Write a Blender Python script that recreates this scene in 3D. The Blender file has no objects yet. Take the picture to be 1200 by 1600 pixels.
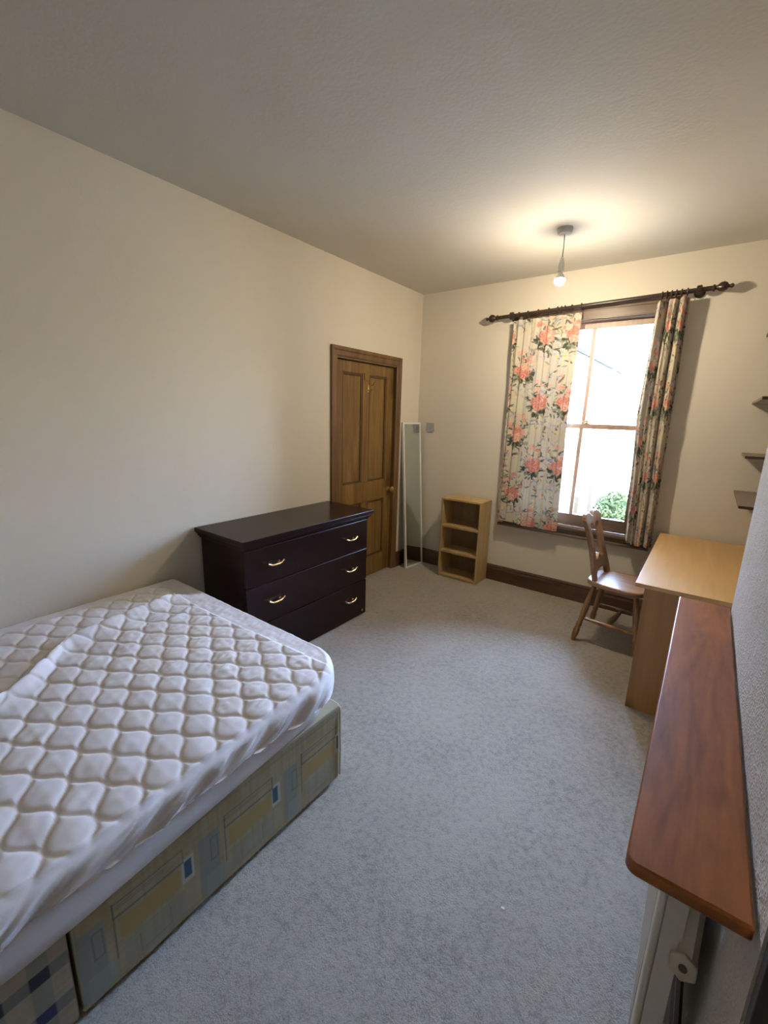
import bpy, bmesh, math, random
import numpy as np
from mathutils import Vector, Matrix
random.seed(7)
S = bpy.context.scene
COL = S.collection

# ------------------------------------------------------------------ camera
cd = bpy.data.cameras.new('camera'); cam = bpy.data.objects.new('camera', cd); COL.objects.link(cam)
cam.location = (2.4995, -3.9288, 1.5785)
cam.rotation_euler = (1.348141, -0.0275583, 0.6436537)
cd.sensor_fit = 'VERTICAL'; cd.sensor_height = 24.0; cd.lens = 675.893 / 1600 * 24.0
cd.clip_start = 0.02
S.camera = cam
# ------------------------------------------------------------------ sky, sun, exposure
W = bpy.data.worlds.new('sky'); S.world = W; W.use_nodes = True
bg = W.node_tree.nodes['Background']
bg.inputs['Strength'].default_value = 110.0                     # hazy bright sky: warm white low down, blue higher up
_n = W.node_tree.nodes; _l = W.node_tree.links
_tc = _n.new('ShaderNodeTexCoord'); _sx = _n.new('ShaderNodeSeparateXYZ'); _cr = _n.new('ShaderNodeValToRGB')
_e = _cr.color_ramp.elements
_e[0].position = 0.02; _e[0].color = (0.37, 0.345, 0.295, 1); _e[1].position = 0.27; _e[1].color = (0.44, 0.67, 1.10, 1)
_l.new(_tc.outputs['Generated'], _sx.inputs[0]); _l.new(_sx.outputs['Z'], _cr.inputs['Fac']); _l.new(_cr.outputs['Color'], bg.inputs['Color'])
sd = bpy.data.lights.new('sun', 'SUN'); sun = bpy.data.objects.new('sun', sd); COL.objects.link(sun)
sd.energy = 12.0; sd.angle = 0.01; sd.color = (1.0, 0.95, 0.86)
sun.rotation_euler = Vector((-0.62, 0.45, -0.75)).to_track_quat('-Z', 'Y').to_euler()
S.view_settings.view_transform = 'Standard'; S.view_settings.look = 'None'
S.view_settings.gamma = 1.0; S.view_settings.use_curve_mapping = False
S.view_settings.exposure = -0.05
BULB = 1600.0

# ------------------------------------------------------------------ helpers
class MB:
    def __init__(s): s.v = []; s.f = []
    def add(s, vs, fs):
        n = len(s.v); s.v += [tuple(p) for p in vs]; s.f += [tuple(i + n for i in f) for f in fs]; return s
    def box(s, x0, x1, y0, y1, z0, z1):
        return s.add([(x0,y0,z0),(x1,y0,z0),(x1,y1,z0),(x0,y1,z0),(x0,y0,z1),(x1,y0,z1),(x1,y1,z1),(x0,y1,z1)],
                     [(0,3,2,1),(4,5,6,7),(0,1,5,4),(1,2,6,5),(2,3,7,6),(3,0,4,7)])
    def prism(s, pts, axis, lo, hi):          # closed 2-D outline (counter-clockwise) swept along an axis
        n = len(pts)
        def P(a, b, c): return {'x': (c, a, b), 'y': (a, c, b), 'z': (a, b, c)}[axis]
        vs = [P(a, b, lo) for a, b in pts] + [P(a, b, hi) for a, b in pts]
        fs = [tuple(range(n))[::-1], tuple(range(n, 2 * n))] + [(i, (i+1) % n, (i+1) % n + n, i + n) for i in range(n)]
        return s.add(vs, fs)
    def tube(s, path, rad, n=12, caps=True):
        path = [Vector(p) for p in path]
        if not hasattr(rad, '__len__'): rad = [rad] * len(path)
        m = len(path); vs = []; fs = []
        up = None
        for i, p in enumerate(path):
            t = (path[min(i+1, m-1)] - path[max(i-1, 0)]).normalized()
            if up is None:
                up = Vector((0,0,1)) if abs(t.z) < .9 else Vector((1,0,0))
            u = (up - t * up.dot(t)).normalized(); w = t.cross(u); up = u
            for k in range(n):
                a = 2 * math.pi * k / n
                vs.append(p + (u * math.cos(a) + w * math.sin(a)) * rad[i])
        for i in range(m - 1):
            for k in range(n):
                k2 = (k + 1) % n
                fs.append((i*n+k, i*n+k2, (i+1)*n+k2, (i+1)*n+k))
        if caps:
            fs.append(tuple(range(n))[::-1]); fs.append(tuple((m-1)*n + k for k in range(n)))
        return s.add(vs, fs)
    def lathe(s, prof, base, direction, n=20):  # prof: (distance along, radius)
        d = Vector(direction).normalized(); b = Vector(base)
        return s.tube([b + d * h for h, r in prof], [max(r, 1e-4) for h, r in prof], n)
    def torus(s, c, axis, R, r, n=20, m=8):
        vs = []; fs = []
        ax = Vector(axis).normalized(); u = ax.orthogonal().normalized(); w = ax.cross(u); c = Vector(c)
        for i in range(n):
            a = 2*math.pi*i/n; d = u*math.cos(a) + w*math.sin(a)
            for k in range(m):
                b = 2*math.pi*k/m
                vs.append(c + d*(R + r*math.cos(b)) + ax*(r*math.sin(b)))
        for i in range(n):
            for k in range(m):
                fs.append((i*m+k, ((i+1)%n)*m+k, ((i+1)%n)*m+(k+1)%m, i*m+(k+1)%m))
        return s.add(vs, fs)

ORI = {}
def origin(o): return ORI.get(o.name, Vector((0,0,0))) if o else Vector((0,0,0))
def build(name, mb, mat, parent=None, smooth=False, bevel=0, at=None, local=False, angle=35):
    """one mesh object; vertices are given in room coordinates unless local"""
    og = Vector(at) if at is not None else (origin(parent) if parent else None)
    vs = mb.v
    if og is None:
        a = np.array(vs); og = Vector(((a[:,0].min()+a[:,0].max())/2, (a[:,1].min()+a[:,1].max())/2, a[:,2].min()))
    if not local: vs = [(p[0]-og.x, p[1]-og.y, p[2]-og.z) for p in vs]
    me = bpy.data.meshes.new(name); me.from_pydata(vs, [], mb.f)
    bm = bmesh.new(); bm.from_mesh(me); bmesh.ops.recalc_face_normals(bm, faces=bm.faces); bm.to_mesh(me); bm.free()
    o = bpy.data.objects.new(name, me); COL.objects.link(o)
    me.materials.append(mat)
    ORI[o.name] = og
    if parent: o.parent = parent; o.location = (0,0,0) if local else og - origin(parent)
    else: o.location = og
    if smooth:
        me.polygons.foreach_set('use_smooth', [True]*len(me.polygons))
        if angle < 180:
            bm = bmesh.new(); bm.from_mesh(me); lim = math.radians(angle)
            for e in bm.edges:
                if len(e.link_faces) == 2 and e.calc_face_angle(0) > lim: e.smooth = False
            bm.to_mesh(me); bm.free()
    if bevel:
        m = o.modifiers.new('bevel', 'BEVEL'); m.width = bevel; m.segments = 2; m.limit_method = 'ANGLE'; m.angle_limit = math.radians(40)
    return o
def tag(o, label=None, cat=None, group=None, kind=None):
    if label: o['label'] = label
    if cat: o['category'] = cat
    if group: o['group'] = group
    if kind: o['kind'] = kind
    return o
def empty(name, loc, rz=0):
    o = bpy.data.objects.new(name, None); COL.objects.link(o); o.location = loc; o.rotation_euler = (0,0,rz)
    o.empty_display_size = .1; ORI[o.name] = Vector(loc); return o
def struct(name, mb, mat, parent=None, **k):
    o = build(name, mb, mat, parent, **k)
    if not parent: o['kind'] = 'structure'
    return o
def grid_obj(name, P, mat, parent=None, col=None, at=(0,0,0), smooth=True, flip=False):
    """P: (n, m, 3) array of points -> one mesh; optional (n, m, 3) colours as a printed pattern"""
    n, m = P.shape[:2]
    og = Vector(at)
    V = (P - np.array(at)).reshape(-1, 3)
    idx = np.arange(n*m).reshape(n, m)
    q = np.stack([idx[:-1,:-1], idx[1:,:-1], idx[1:,1:], idx[:-1,1:]], -1).reshape(-1, 4)
    if flip: q = q[:, ::-1]
    me = bpy.data.meshes.new(name)
    me.vertices.add(len(V)); me.vertices.foreach_set('co', V.astype(np.float32).ravel())
    me.loops.add(q.size); me.loops.foreach_set('vertex_index', q.astype(np.int32).ravel())
    me.polygons.add(len(q)); me.polygons.foreach_set('loop_start', np.arange(0, q.size, 4, dtype=np.int32))
    me.polygons.foreach_set('use_smooth', np.ones(len(q), dtype=bool) if smooth else np.zeros(len(q), dtype=bool))
    me.update(calc_edges=True); me.validate()
    if col is not None:
        a = me.color_attributes.new('print', 'FLOAT_COLOR', 'POINT')
        c = np.ones((n*m, 4), np.float32); c[:, :3] = col.reshape(-1, 3); a.data.foreach_set('color', c.ravel())
    o = bpy.data.objects.new(name, me); COL.objects.link(o); me.materials.append(mat); ORI[o.name] = og
    if parent: o.parent = parent; o.location = og - origin(parent)
    else: o.location = og
    return o

def vnoise(x, y, seed=0):                     # smooth value noise on arrays
    rs = np.random.RandomState(seed); T = rs.rand(64, 64)
    xi = np.floor(x).astype(int); yi = np.floor(y).astype(int); fx = x - xi; fy = y - yi
    fx = fx*fx*(3-2*fx); fy = fy*fy*(3-2*fy)
    g = lambda a, b: T[a % 64, b % 64]
    return (g(xi,yi)*(1-fx)*(1-fy) + g(xi+1,yi)*fx*(1-fy) + g(xi,yi+1)*(1-fx)*fy + g(xi+1,yi+1)*fx*fy) * 2 - 1
def rpoly(x0, x1, y0, y1, r, n=5):            # rounded rectangle outline
    if not hasattr(r, '__len__'): r = [r]*4
    out = []
    for (cx, cy, a0), rr in zip([(x1,y0,-90),(x1,y1,0),(x0,y1,90),(x0,y0,180)], r):
        sx = -1 if cx == x1 else 1; sy = -1 if cy == y1 else 1
        for k in range(n+1):
            a = math.radians(a0 + 90*k/n); out.append((cx + sx*rr + rr*math.cos(a), cy + sy*rr + rr*math.sin(a)))
    return out

# ------------------------------------------------------------------ materials
def nodes(name):
    m = bpy.data.materials.new(name); m.use_nodes = True
    nt = m.node_tree; b = nt.nodes['Principled BSDF']
    def N(t, **kw):
        n = nt.nodes.new(t)
        for k, v in kw.items():
            if hasattr(n, k): setattr(n, k, v)
            else: n.inputs[k.replace('_', ' ')].default_value = v
        return n
    return m, nt, b, N, nt.links.new
def rgba(c): return (c[0], c[1], c[2], 1)
def ramp(N, stops):
    r = N('ShaderNodeValToRGB'); e = r.color_ramp.elements
    while len(e) < len(stops): e.new(0.5)
    for el, (p, c) in zip(e, stops): el.position = p; el.color = rgba(c)
    return r
def plain(name, c, rough=.5, metal=0, spec=.5, coat=0):
    m, nt, b, N, L = nodes(name)
    b.inputs['Base Color'].default_value = rgba(c); b.inputs['Roughness'].default_value = rough
    b.inputs['Metallic'].default_value = metal; b.inputs['Specular IOR Level'].default_value = spec
    b.inputs['Coat Weight'].default_value = coat
    n = N('ShaderNodeTexNoise'); n.inputs['Scale'].default_value = 60
    r = N('ShaderNodeMapRange'); r.inputs['To Min'].default_value = max(rough-.06, .02); r.inputs['To Max'].default_value = min(rough+.06, 1)
    L(n.outputs['Fac'], r.inputs['Value']); L(r.outputs['Result'], b.inputs['Roughness'])
    return m
def wood(name, dark, light, grain='z', scale=9, rough=.4, spec=.5, knots=0, knotc=None, coat=0, stretch=14, bump=.1):
    m, nt, b, N, L = nodes(name)
    tc = N('ShaderNodeTexCoord'); mp = N('ShaderNodeMapping')
    s = {'x': (1/stretch,1,1), 'y': (1,1/stretch,1), 'z': (1,1,1/stretch)}[grain]
    mp.inputs['Scale'].default_value = [k*scale for k in s]
    L(tc.outputs['Object'], mp.inputs['Vector'])
    n1 = N('ShaderNodeTexNoise'); n1.inputs['Scale'].default_value = 1.6; n1.inputs['Detail'].default_value = 6; n1.inputs['Distortion'].default_value = 1.2
    n2 = N('ShaderNodeTexNoise'); n2.inputs['Scale'].default_value = 9; n2.inputs['Detail'].default_value = 4
    L(mp.outputs['Vector'], n1.inputs['Vector']); L(mp.outputs['Vector'], n2.inputs['Vector'])
    mx = N('ShaderNodeMath', operation='MULTIPLY_ADD'); mx.inputs[1].default_value = .35
    L(n2.outputs['Fac'], mx.inputs[0]); L(n1.outputs['Fac'], mx.inputs[2])
    r = ramp(N, [(.42, dark), (.85, light)]); L(mx.outputs[0], r.inputs['Fac'])
    out = r.outputs['Color']
    if knots:
        mk = N('ShaderNodeMapping'); k = {'x': (.5,1,1), 'y': (1,.5,1), 'z': (1,1,.5)}[grain]
        mk.inputs['Scale'].default_value = [q*knots for q in k]; L(tc.outputs['Object'], mk.inputs['Vector'])
        nd = N('ShaderNodeTexNoise'); nd.inputs['Scale'].default_value = 2.0; L(mk.outputs['Vector'], nd.inputs['Vector'])
        ad = N('ShaderNodeMixRGB'); ad.inputs['Fac'].default_value = .12; L(mk.outputs['Vector'], ad.inputs['Color1']); L(nd.outputs['Color'], ad.inputs['Color2'])
        vo = N('ShaderNodeTexVoronoi'); vo.inputs['Scale'].default_value = 1.0; L(ad.outputs['Color'], vo.inputs['Vector'])
        kr = ramp(N, [(.06, (1,1,1)), (.22, (0,0,0))]); L(vo.outputs['Distance'], kr.inputs['Fac'])
        mk2 = N('ShaderNodeMixRGB'); mk2.inputs['Color2'].default_value = rgba(knotc or [q*.35 for q in dark])
        L(kr.outputs['Color'], mk2.inputs['Fac']); L(out, mk2.inputs['Color1']); out = mk2.outputs['Color']
    L(out, b.inputs['Base Color'])
    b.inputs['Roughness'].default_value = rough; b.inputs['Specular IOR Level'].default_value = spec; b.inputs['Coat Weight'].default_value = coat
    b.inputs['Coat Roughness'].default_value = .12
    bp = N('ShaderNodeBump'); bp.inputs['Strength'].default_value = bump; bp.inputs['Distance'].default_value = .002
    L(n2.outputs['Fac'], bp.inputs['Height']); L(bp.outputs['Normal'], b.inputs['Normal'])
    return m
def plaster(name, c, bump=.25, fine=90, coarse=6, dist=.004, var=.05, chips=False):
    m, nt, b, N, L = nodes(name)
    tc = N('ShaderNodeTexCoord')
    n1 = N('ShaderNodeTexNoise'); n1.inputs['Scale'].default_value = 1.3; n1.inputs['Detail'].default_value = 3
    n2 = N('ShaderNodeTexNoise'); n2.inputs['Scale'].default_value = fine; n2.inputs['Detail'].default_value = 5
    n3 = N('ShaderNodeTexNoise'); n3.inputs['Scale'].default_value = coarse; n3.inputs['Detail'].default_value = 2
    for n in (n1, n2, n3): L(tc.outputs['Object'], n.inputs['Vector'])
    r = ramp(N, [(.3, [q*(1-var) for q in c]), (.7, [min(q*(1+var), 1) for q in c])]); L(n1.outputs['Fac'], r.inputs['Fac'])
    L(r.outputs['Color'], b.inputs['Base Color']); b.inputs['Roughness'].default_value = .85; b.inputs['Specular IOR Level'].default_value = .2
    h = N('ShaderNodeMath', operation='MULTIPLY_ADD'); h.inputs[1].default_value = 3.0
    L(n3.outputs['Fac'], h.inputs[0]); L(n2.outputs['Fac'], h.inputs[2]); hh = h.outputs[0]
    if chips:
        vo = N('ShaderNodeTexVoronoi'); vo.inputs['Scale'].default_value = 120; L(tc.outputs['Object'], vo.inputs['Vector'])
        cr = ramp(N, [(.15, (1,1,1)), (.45, (0,0,0))]); L(vo.outputs['Distance'], cr.inputs['Fac'])
        h2 = N('ShaderNodeMath', operation='MULTIPLY_ADD'); h2.inputs[1].default_value = 1.2; L(cr.outputs['Color'], h2.inputs[0]); L(hh, h2.inputs[2]); hh = h2.outputs[0]
    bp = N('ShaderNodeBump'); bp.inputs['Strength'].default_value = bump; bp.inputs['Distance'].default_value = dist
    L(hh, bp.inputs['Height']); L(bp.outputs['Normal'], b.inputs['Normal'])
    return m
def carpet_mat():
    m, nt, b, N, L = nodes('carpet')
    tc = N('ShaderNodeTexCoord')
    n1 = N('ShaderNodeTexNoise'); n1.inputs['Scale'].default_value = 3.0; n1.inputs['Detail'].default_value = 4
    n2 = N('ShaderNodeTexNoise'); n2.inputs['Scale'].default_value = 180; n2.inputs['Detail'].default_value = 5; n2.inputs['Roughness'].default_value = .7
    n3 = N('ShaderNodeTexNoise'); n3.inputs['Scale'].default_value = 40; n3.inputs['Detail'].default_value = 5
    for n in (n1, n2, n3): L(tc.outputs['Object'], n.inputs['Vector'])
    a = N('ShaderNodeMath', operation='MULTIPLY_ADD'); a.inputs[1].default_value = .5; L(n3.outputs['Fac'], a.inputs[0]); L(n2.outputs['Fac'], a.inputs[2])
    c = N('ShaderNodeMath', operation='MULTIPLY_ADD'); c.inputs[1].default_value = .35; L(n1.outputs['Fac'], c.inputs[0]); L(a.outputs[0], c.inputs[2])
    r = ramp(N, [(.62, (.125,.110,.094)), (1.12, (.39,.345,.287))]); L(c.outputs[0], r.inputs['Fac'])
    r.color_ramp.elements[1].position = 1.0
    L(r.outputs['Color'], b.inputs['Base Color']); b.inputs['Roughness'].default_value = .95; b.inputs['Specular IOR Level'].default_value = .1
    b.inputs['Sheen Weight'].default_value = .7; b.inputs['Sheen Tint'].default_value = (1,.93,.84,1); b.inputs['Sheen Roughness'].default_value = .5
    bp = N('ShaderNodeBump'); bp.inputs['Strength'].default_value = .7; bp.inputs['Distance'].default_value = .008
    L(a.outputs[0], bp.inputs['Height']); L(bp.outputs['Normal'], b.inputs['Normal'])
    return m
def cloth(name, c=None, translucent=0, weave=500, bump=.15, sheen=.1, rough=.9):
    m, nt, b, N, L = nodes(name)
    if c is None:
        at = N('ShaderNodeVertexColor'); at.layer_name = 'print'; src = at.outputs['Color']
    else:
        n1 = N('ShaderNodeTexNoise'); n1.inputs['Scale'].default_value = 14
        r = ramp(N, [(.3, [q*.97 for q in c]), (.7, c)]); L(n1.outputs['Fac'], r.inputs['Fac']); src = r.outputs['Color']
    L(src, b.inputs['Base Color']); b.inputs['Roughness'].default_value = rough; b.inputs['Specular IOR Level'].default_value = .15
    b.inputs['Sheen Weight'].default_value = sheen
    tc = N('ShaderNodeTexCoord'); n2 = N('ShaderNodeTexNoise'); n2.inputs['Scale'].default_value = weave; L(tc.outputs['Object'], n2.inputs['Vector'])
    bp = N('ShaderNodeBump'); bp.inputs['Strength'].default_value = bump; bp.inputs['Distance'].default_value = .001
    L(n2.outputs['Fac'], bp.inputs['Height']); L(bp.outputs['Normal'], b.inputs['Normal'])
    if translucent:
        t = N('ShaderNodeBsdfTranslucent'); L(src, t.inputs['Color'])
        mx = N('ShaderNodeMixShader'); mx.inputs['Fac'].default_value = translucent
        L(b.outputs[0], mx.inputs[1]); L(t.outputs[0], mx.inputs[2]); L(mx.outputs[0], nt.nodes['Material Output'].inputs['Surface'])
    return m
def glass_mat():
    m, nt, b, N, L = nodes('window_glass')
    t = N('ShaderNodeBsdfTransparent'); t.inputs['Color'].default_value = (.97,.98,.98,1)
    g = N('ShaderNodeBsdfGlossy'); g.inputs['Roughness'].default_value = .02
    f = N('ShaderNodeFresnel'); f.inputs['IOR'].default_value = 1.45
    mx = N('ShaderNodeMixShader'); L(f.outputs[0], mx.inputs['Fac']); L(t.outputs[0], mx.inputs[1]); L(g.outputs[0], mx.inputs[2])
    L(mx.outputs[0], nt.nodes['Material Output'].inputs['Surface'])
    return m
def emit(name, c, s):
    m, nt, b, N, L = nodes(name)
    b.inputs['Base Color'].default_value = (1,1,1,1); b.inputs['Emission Color'].default_value = rgba(c); b.inputs['Emission Strength'].default_value = s
    return m
def brickwork(name):
    m, nt, b, N, L = nodes(name)
    n = N('ShaderNodeTexNoise'); n.inputs['Scale'].default_value = 5
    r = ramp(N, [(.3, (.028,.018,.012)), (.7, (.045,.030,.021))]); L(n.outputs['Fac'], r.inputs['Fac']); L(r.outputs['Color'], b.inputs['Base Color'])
    b.inputs['Roughness'].default_value = .9
    return m

M = {}
M['wall'] = plaster('wall_paint', (.725,.67,.565), .18, 70, 4, .004, .03)
M['ceiling'] = plaster('ceiling_paint', (.64,.61,.545), .22, 60, 5, .005, .03)
M['chip'] = plaster('woodchip_paint', (.59,.56,.515), .5, 110, 25, .005, .05, chips=True)
M['carpet'] = carpet_mat()
M['skirting'] = wood('dark_stained_pine', (.045,.020,.009), (.11,.052,.024), 'x', 8, .4)
M['frame'] = wood('stained_window_wood', (.085,.05,.028), (.19,.125,.075), 'x', 8, .38)
M['sash'] = wood('glare_lit_sash_wood', (.36,.235,.165), (.48,.33,.24), 'z', 8, .4)  # window glare is put into this colour: lighter than the frame wood
M['pine'] = wood('old_pine', (.115,.058,.012), (.27,.155,.04), 'z', 10, .42, knots=3.2, knotc=(.045,.02,.006))
M['architrave'] = wood('architrave_pine', (.10,.05,.016), (.20,.108,.038), 'z', 10, .45)
M['moulding'] = wood('dark_moulding_pine', (.05,.024,.006), (.12,.062,.018), 'z', 10, .45)  # darker wood tone for the mouldings round the door panels
M['chest'] = wood('dark_mahogany_lacquer', (.0055,.0013,.0018), (.014,.0035,.004), 'y', 8, .27, .28, coat=.07, bump=.02)
M['brass'] = plain('polished_brass', (.86,.66,.33), .18, 1)
M['brass2'] = plain('aged_brass', (.55,.40,.18), .3, 1)
M['white'] = plain('white_gloss', (.80,.79,.76), .3)
M['plastic'] = plain('white_plastic', (.86,.85,.82), .4)
M['grey'] = plain('grey_plate', (.42,.41,.40), .4)
M['mirror'] = plain('mirror_glass', (.60,.66,.68), .03, 1)
m_, nt_, b_, N_, L_ = nodes('silvered_glass'); b_.inputs['Base Color'].default_value = (.72,.80,.82,1); b_.inputs['Metallic'].default_value = 1; b_.inputs['Roughness'].default_value = .01; M['mirror'] = m_
M['oak'] = wood('light_oak_veneer', (.36,.235,.09), (.50,.345,.15), 'z', 7, .5)
M['oakback'] = wood('dull_back_panel', (.20,.13,.055), (.28,.19,.085), 'z', 7, .6)
M['beech'] = wood('beech_laminate', (.52,.315,.125), (.60,.375,.16), 'y', 6, .45, bump=.02)
M['beech_panel'] = wood('pine_effect_panel', (.27,.125,.038), (.38,.185,.06), 'z', 6, .45, knots=4.5, knotc=(.13,.05,.015), bump=.02)
M['chair'] = wood('varnished_pine', (.15,.068,.025), (.31,.155,.06), 'z', 9, .28, coat=.3)
M['chairseat'] = wood('varnished_seat', (.25,.13,.06), (.42,.24,.12), 'x', 7, .25, coat=.4)
M['mantel'] = wood('red_brown_varnish', (.13,.032,.006), (.31,.095,.018), 'y', 9, .36, spec=.3, coat=.03, knots=5.5, knotc=(.07,.02,.008), stretch=7)
M['pole'] = wood('ebonised_wood', (.022,.013,.010), (.05,.03,.022), 'x', 9, .3)
M['shelf'] = wood('alcove_shelf_wood', (.16,.12,.095), (.24,.185,.15), 'y', 7, .5)
M['shelfend'] = plain('dark_end_grain', (.05,.028,.02), .6)
M['rad'] = plain('radiator_enamel', (.74,.72,.68), .35)
M['radcap'] = plain('cream_plug', (.55,.50,.42), .45)
M['hole'] = plain('plug_hole', (.05,.045,.04), .6)
M['protector'] = cloth('white_polycotton', (.82,.81,.84), 0, 700, .12, .1)
M['mattress'] = cloth('mattress_ticking', (.80,.80,.86), 0, 60, .3, .1)
M['print'] = cloth('printed_divan_cloth', None, 0, 600, .2, .1)
M['divan'] = cloth('beige_divan_cloth', (.40,.36,.26), 0, 600, .2, .1)
M['piping'] = cloth('cream_piping', (.70,.65,.52), 0, 600, .2, .1)
M['curtain'] = cloth('floral_curtain_cloth', None, .018, 700, .1, .05)
M['glass'] = glass_mat()
M['bulb'] = emit('lit_bulb', (1.0, .845, .615), BULB)
M['cord'] = plain('flex', (.30,.26,.22), .5)
M['rose'] = plain('grey_rose', (.50,.49,.46), .45)
M['render'] = plaster('white_render', (.85,.83,.78), .2, 30, 3, .01)
M['slate'] = plain('slate', (.021,.018,.0145), .9, spec=.05)
M['gutter'] = plain('grey_gutter', (.020,.017,.0135), .8, spec=.05)
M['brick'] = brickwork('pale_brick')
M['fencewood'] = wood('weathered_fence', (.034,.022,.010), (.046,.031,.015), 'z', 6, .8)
M['leaf'] = plain('bush_leaf', (.030,.037,.014), .8, spec=.05)
M['bark'] = wood('bark', (.09,.06,.04), (.2,.14,.09), 'z', 9, .9)
M['ground'] = plain('paving', (.45,.43,.40), .9)
M['panel'] = wood('shade_stand_in_brown', (.018,.013,.010), (.035,.026,.021), 'z', 6, .6)  # only for the added board by the breast; shade is in its colour
M['paper'] = plain('paper', (.9,.9,.9), .6)
M['dark'] = plain('dark_glass', (.03,.035,.04), .15)

# ------------------------------------------------------------------ room shell
XR, XB, YF, H = 2.95, 2.658, -4.95, 2.738        # alcove wall, breast face, wall behind camera, ceiling
YB0, YB1 = -3.262, -1.905                       # chimney breast from / to
struct('floor', MB().box(-.15, XR+.15, YF-.15, .3, -.12, 0), M['carpet'])
struct('ceiling', MB().box(-.15, XR+.15, YF-.15, .3, H, H+.2), M['ceiling'])
DY0, DY1, DZ = -1.255, -.41, 2.02               # door opening
struct('wall_left', MB().box(-.15, 0, YF, DY0, 0, H).box(-.15, 0, DY1, .3, 0, H).box(-.15, 0, DY0, DY1, DZ, H), M['wall'])
WX0, WX1, WZ0, WZ1 = 1.10, 2.11, .615, 2.42      # window opening
struct('wall_back', MB().box(0, WX0, 0, .3, 0, H).box(WX1, XR, 0, .3, 0, H).box(WX0, WX1, 0, .3, 0, WZ0).box(WX0, WX1, 0, .3, WZ1, H), M['wall'])
struct('wall_right', MB().box(XR, XR+.15, YF, .3, 0, H), M['chip'])
struct('wall_chimney_breast', MB().box(XB, XR, YB0, YB1, 0, H), M['chip'])
struct('wall_front', MB().box(-.15, XR+.15, YF-.15, YF, 0, H), M['wall'])

def skirt_profile(): return [(0,0),(.02,0),(.02,.115),(.014,.13),(.014,.145),(.006,.158),(0,.158)]
def skirting(name, run):                         # run: ('y', x, y0, y1, side) or ('x', y, x0, x1)
    mb = MB()
    if run[0] == 'y':
        _, x, a, b, sgn = run
        mb.prism([(x + sgn*p, q) for p, q in skirt_profile()], 'y', a, b)
    else:
        _, y, a, b, sgn = run
        mb.prism([(y + sgn*p, q) for p, q in skirt_profile()], 'x', a, b)
    return struct(name, mb, M['skirting'])
skirting('baseboard_left', ('y', 0, -.355, 0, 1))
skirting('baseboard_left', ('y', 0, YF, -1.321, 1))
skirting('baseboard_back', ('x', 0, .02, XR, -1))
skirting('baseboard_right', ('y', XB, YB0, YB1, -1))

# ------------------------------------------------------------------ door
door = empty('door_1', (-.03, -.83, 0)); tag(door, kind='structure')
L0, L1, LX = -1.248, -.417, -.032               # leaf edges, face
dt = -.072
def dpart(n, a, b, c, d, e, f, mat='pine', bev=.003): return build(n, MB().box(a,b,c,d,e,f), M[mat], door, bevel=bev)
dpart('stile', dt, LX, L0, L0+.105, .008, 2.008); dpart('stile', dt, LX, L1-.105, L1, .008, 2.008)
dpart('rail', dt, LX, L0+.105, L1-.105, 1.915, 2.008)
dpart('rail', dt, LX, L0+.105, L1-.105, .765, .955)
dpart('rail', dt, LX, L0+.105, L1-.105, .008, .205)
dpart('mullion', dt, LX, -.876, -.786, .955, 1.915); dpart('mullion', dt, LX, -.876, -.786, .205, .765)
for (a, b) in ((L0+.105, -.876), (-.786, L1-.105)):
    for (c, d) in ((.955, 1.915), (.205, .765)):
        p = dpart('panel', dt+.008, LX-.014, a, b, c, d)
        mo = MB()
        for (y0, y1, z0, z1) in ((a, a+.02, c, d), (b-.02, b, c, d), (a+.02, b-.02, c, c+.02), (a+.02, b-.02, d-.02, d)):
            mo.box(LX-.015, LX-.004, y0, y1, z0, z1)
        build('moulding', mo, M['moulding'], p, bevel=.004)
k = build('knob', MB().lathe([(0,.024),(.004,.024),(.006,.010),(.03,.010),(.036,.020),(.045,.027),(.056,.026),(.064,.016),(.066,.001)], (LX, -.462, .852), (1,0,0)), M['brass2'], door, smooth=True)
build('keyhole_plate', MB().lathe([(0,.014),(.003,.014),(.0035,.004)], (LX, -.462, .77), (1,0,0)), M['brass2'], door, smooth=True)
hk = MB().box(LX, LX+.004, -.812, -.790, 1.765, 1.83)
hk.tube([(LX+.004,-.801,1.82),(LX+.05,-.80,1.825),(LX+.075,-.795,1.85)], [.005,.005,.007]).tube([(LX+.004,-.801,1.785),(LX+.025,-.80,1.775),(LX+.04,-.80,1.79)], [.005,.005,.006])
tag(build('coat_hook', hk, M['brass'], door, smooth=True), 'small brass double coat hook')
build('hook_block', MB().box(LX, LX+.008, -.858, -.795, 1.862, 1.925), M['pine'], door, bevel=.002)
for z in (.35, 1.72):
    build('hinge', MB().box(LX-.002, LX+.006, L0-.006, L0+.006, z, z+.09), M['brass2'], door)
# architrave and lining
def arch_prof(a, b):  # a inner edge, b outer edge, depth
    return a, b
ar = MB()
for (y0, y1) in ((-1.321, -1.245), (-.42, -.355)):
    s = 1 if y0 < -1 else -1; o_ = y0 if s == 1 else y1; w_ = y1 - y0
    pr = [(0,o_),(.022,o_),(.022,o_+s*w_*.3),(.014,o_+s*w_*.42),(.014,o_+s*w_*.85),(.008,o_+s*w_),(0,o_+s*w_)]
    build('architrave', MB().prism(pr if s == -1 else pr[::-1], 'z', 0, 2.02 if False else 2.098), M['architrave'], door)
pr = [(0,2.10),(.0225,2.10),(.0225,2.075),(.0145,2.066),(.0145,2.034),(.008,2.022),(0,2.022)]
build('architrave', MB().prism(pr, 'y', -1.3215, -.3545), M['architrave'], door)
build('lining', MB().box(-.15, 0, DY0, DY0+.005, 0, DZ).box(-.15, 0, DY1-.005, DY1, 0, DZ).box(-.15, 0, DY0, DY1, DZ-.008, DZ).box(-.15, -.08, DY0, DY1, 0, .006), M['architrave'], door)
build('door_stop', MB().box(-.12, -.075, DY0, DY1, 0, DZ), M['architrave'], door)

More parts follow.
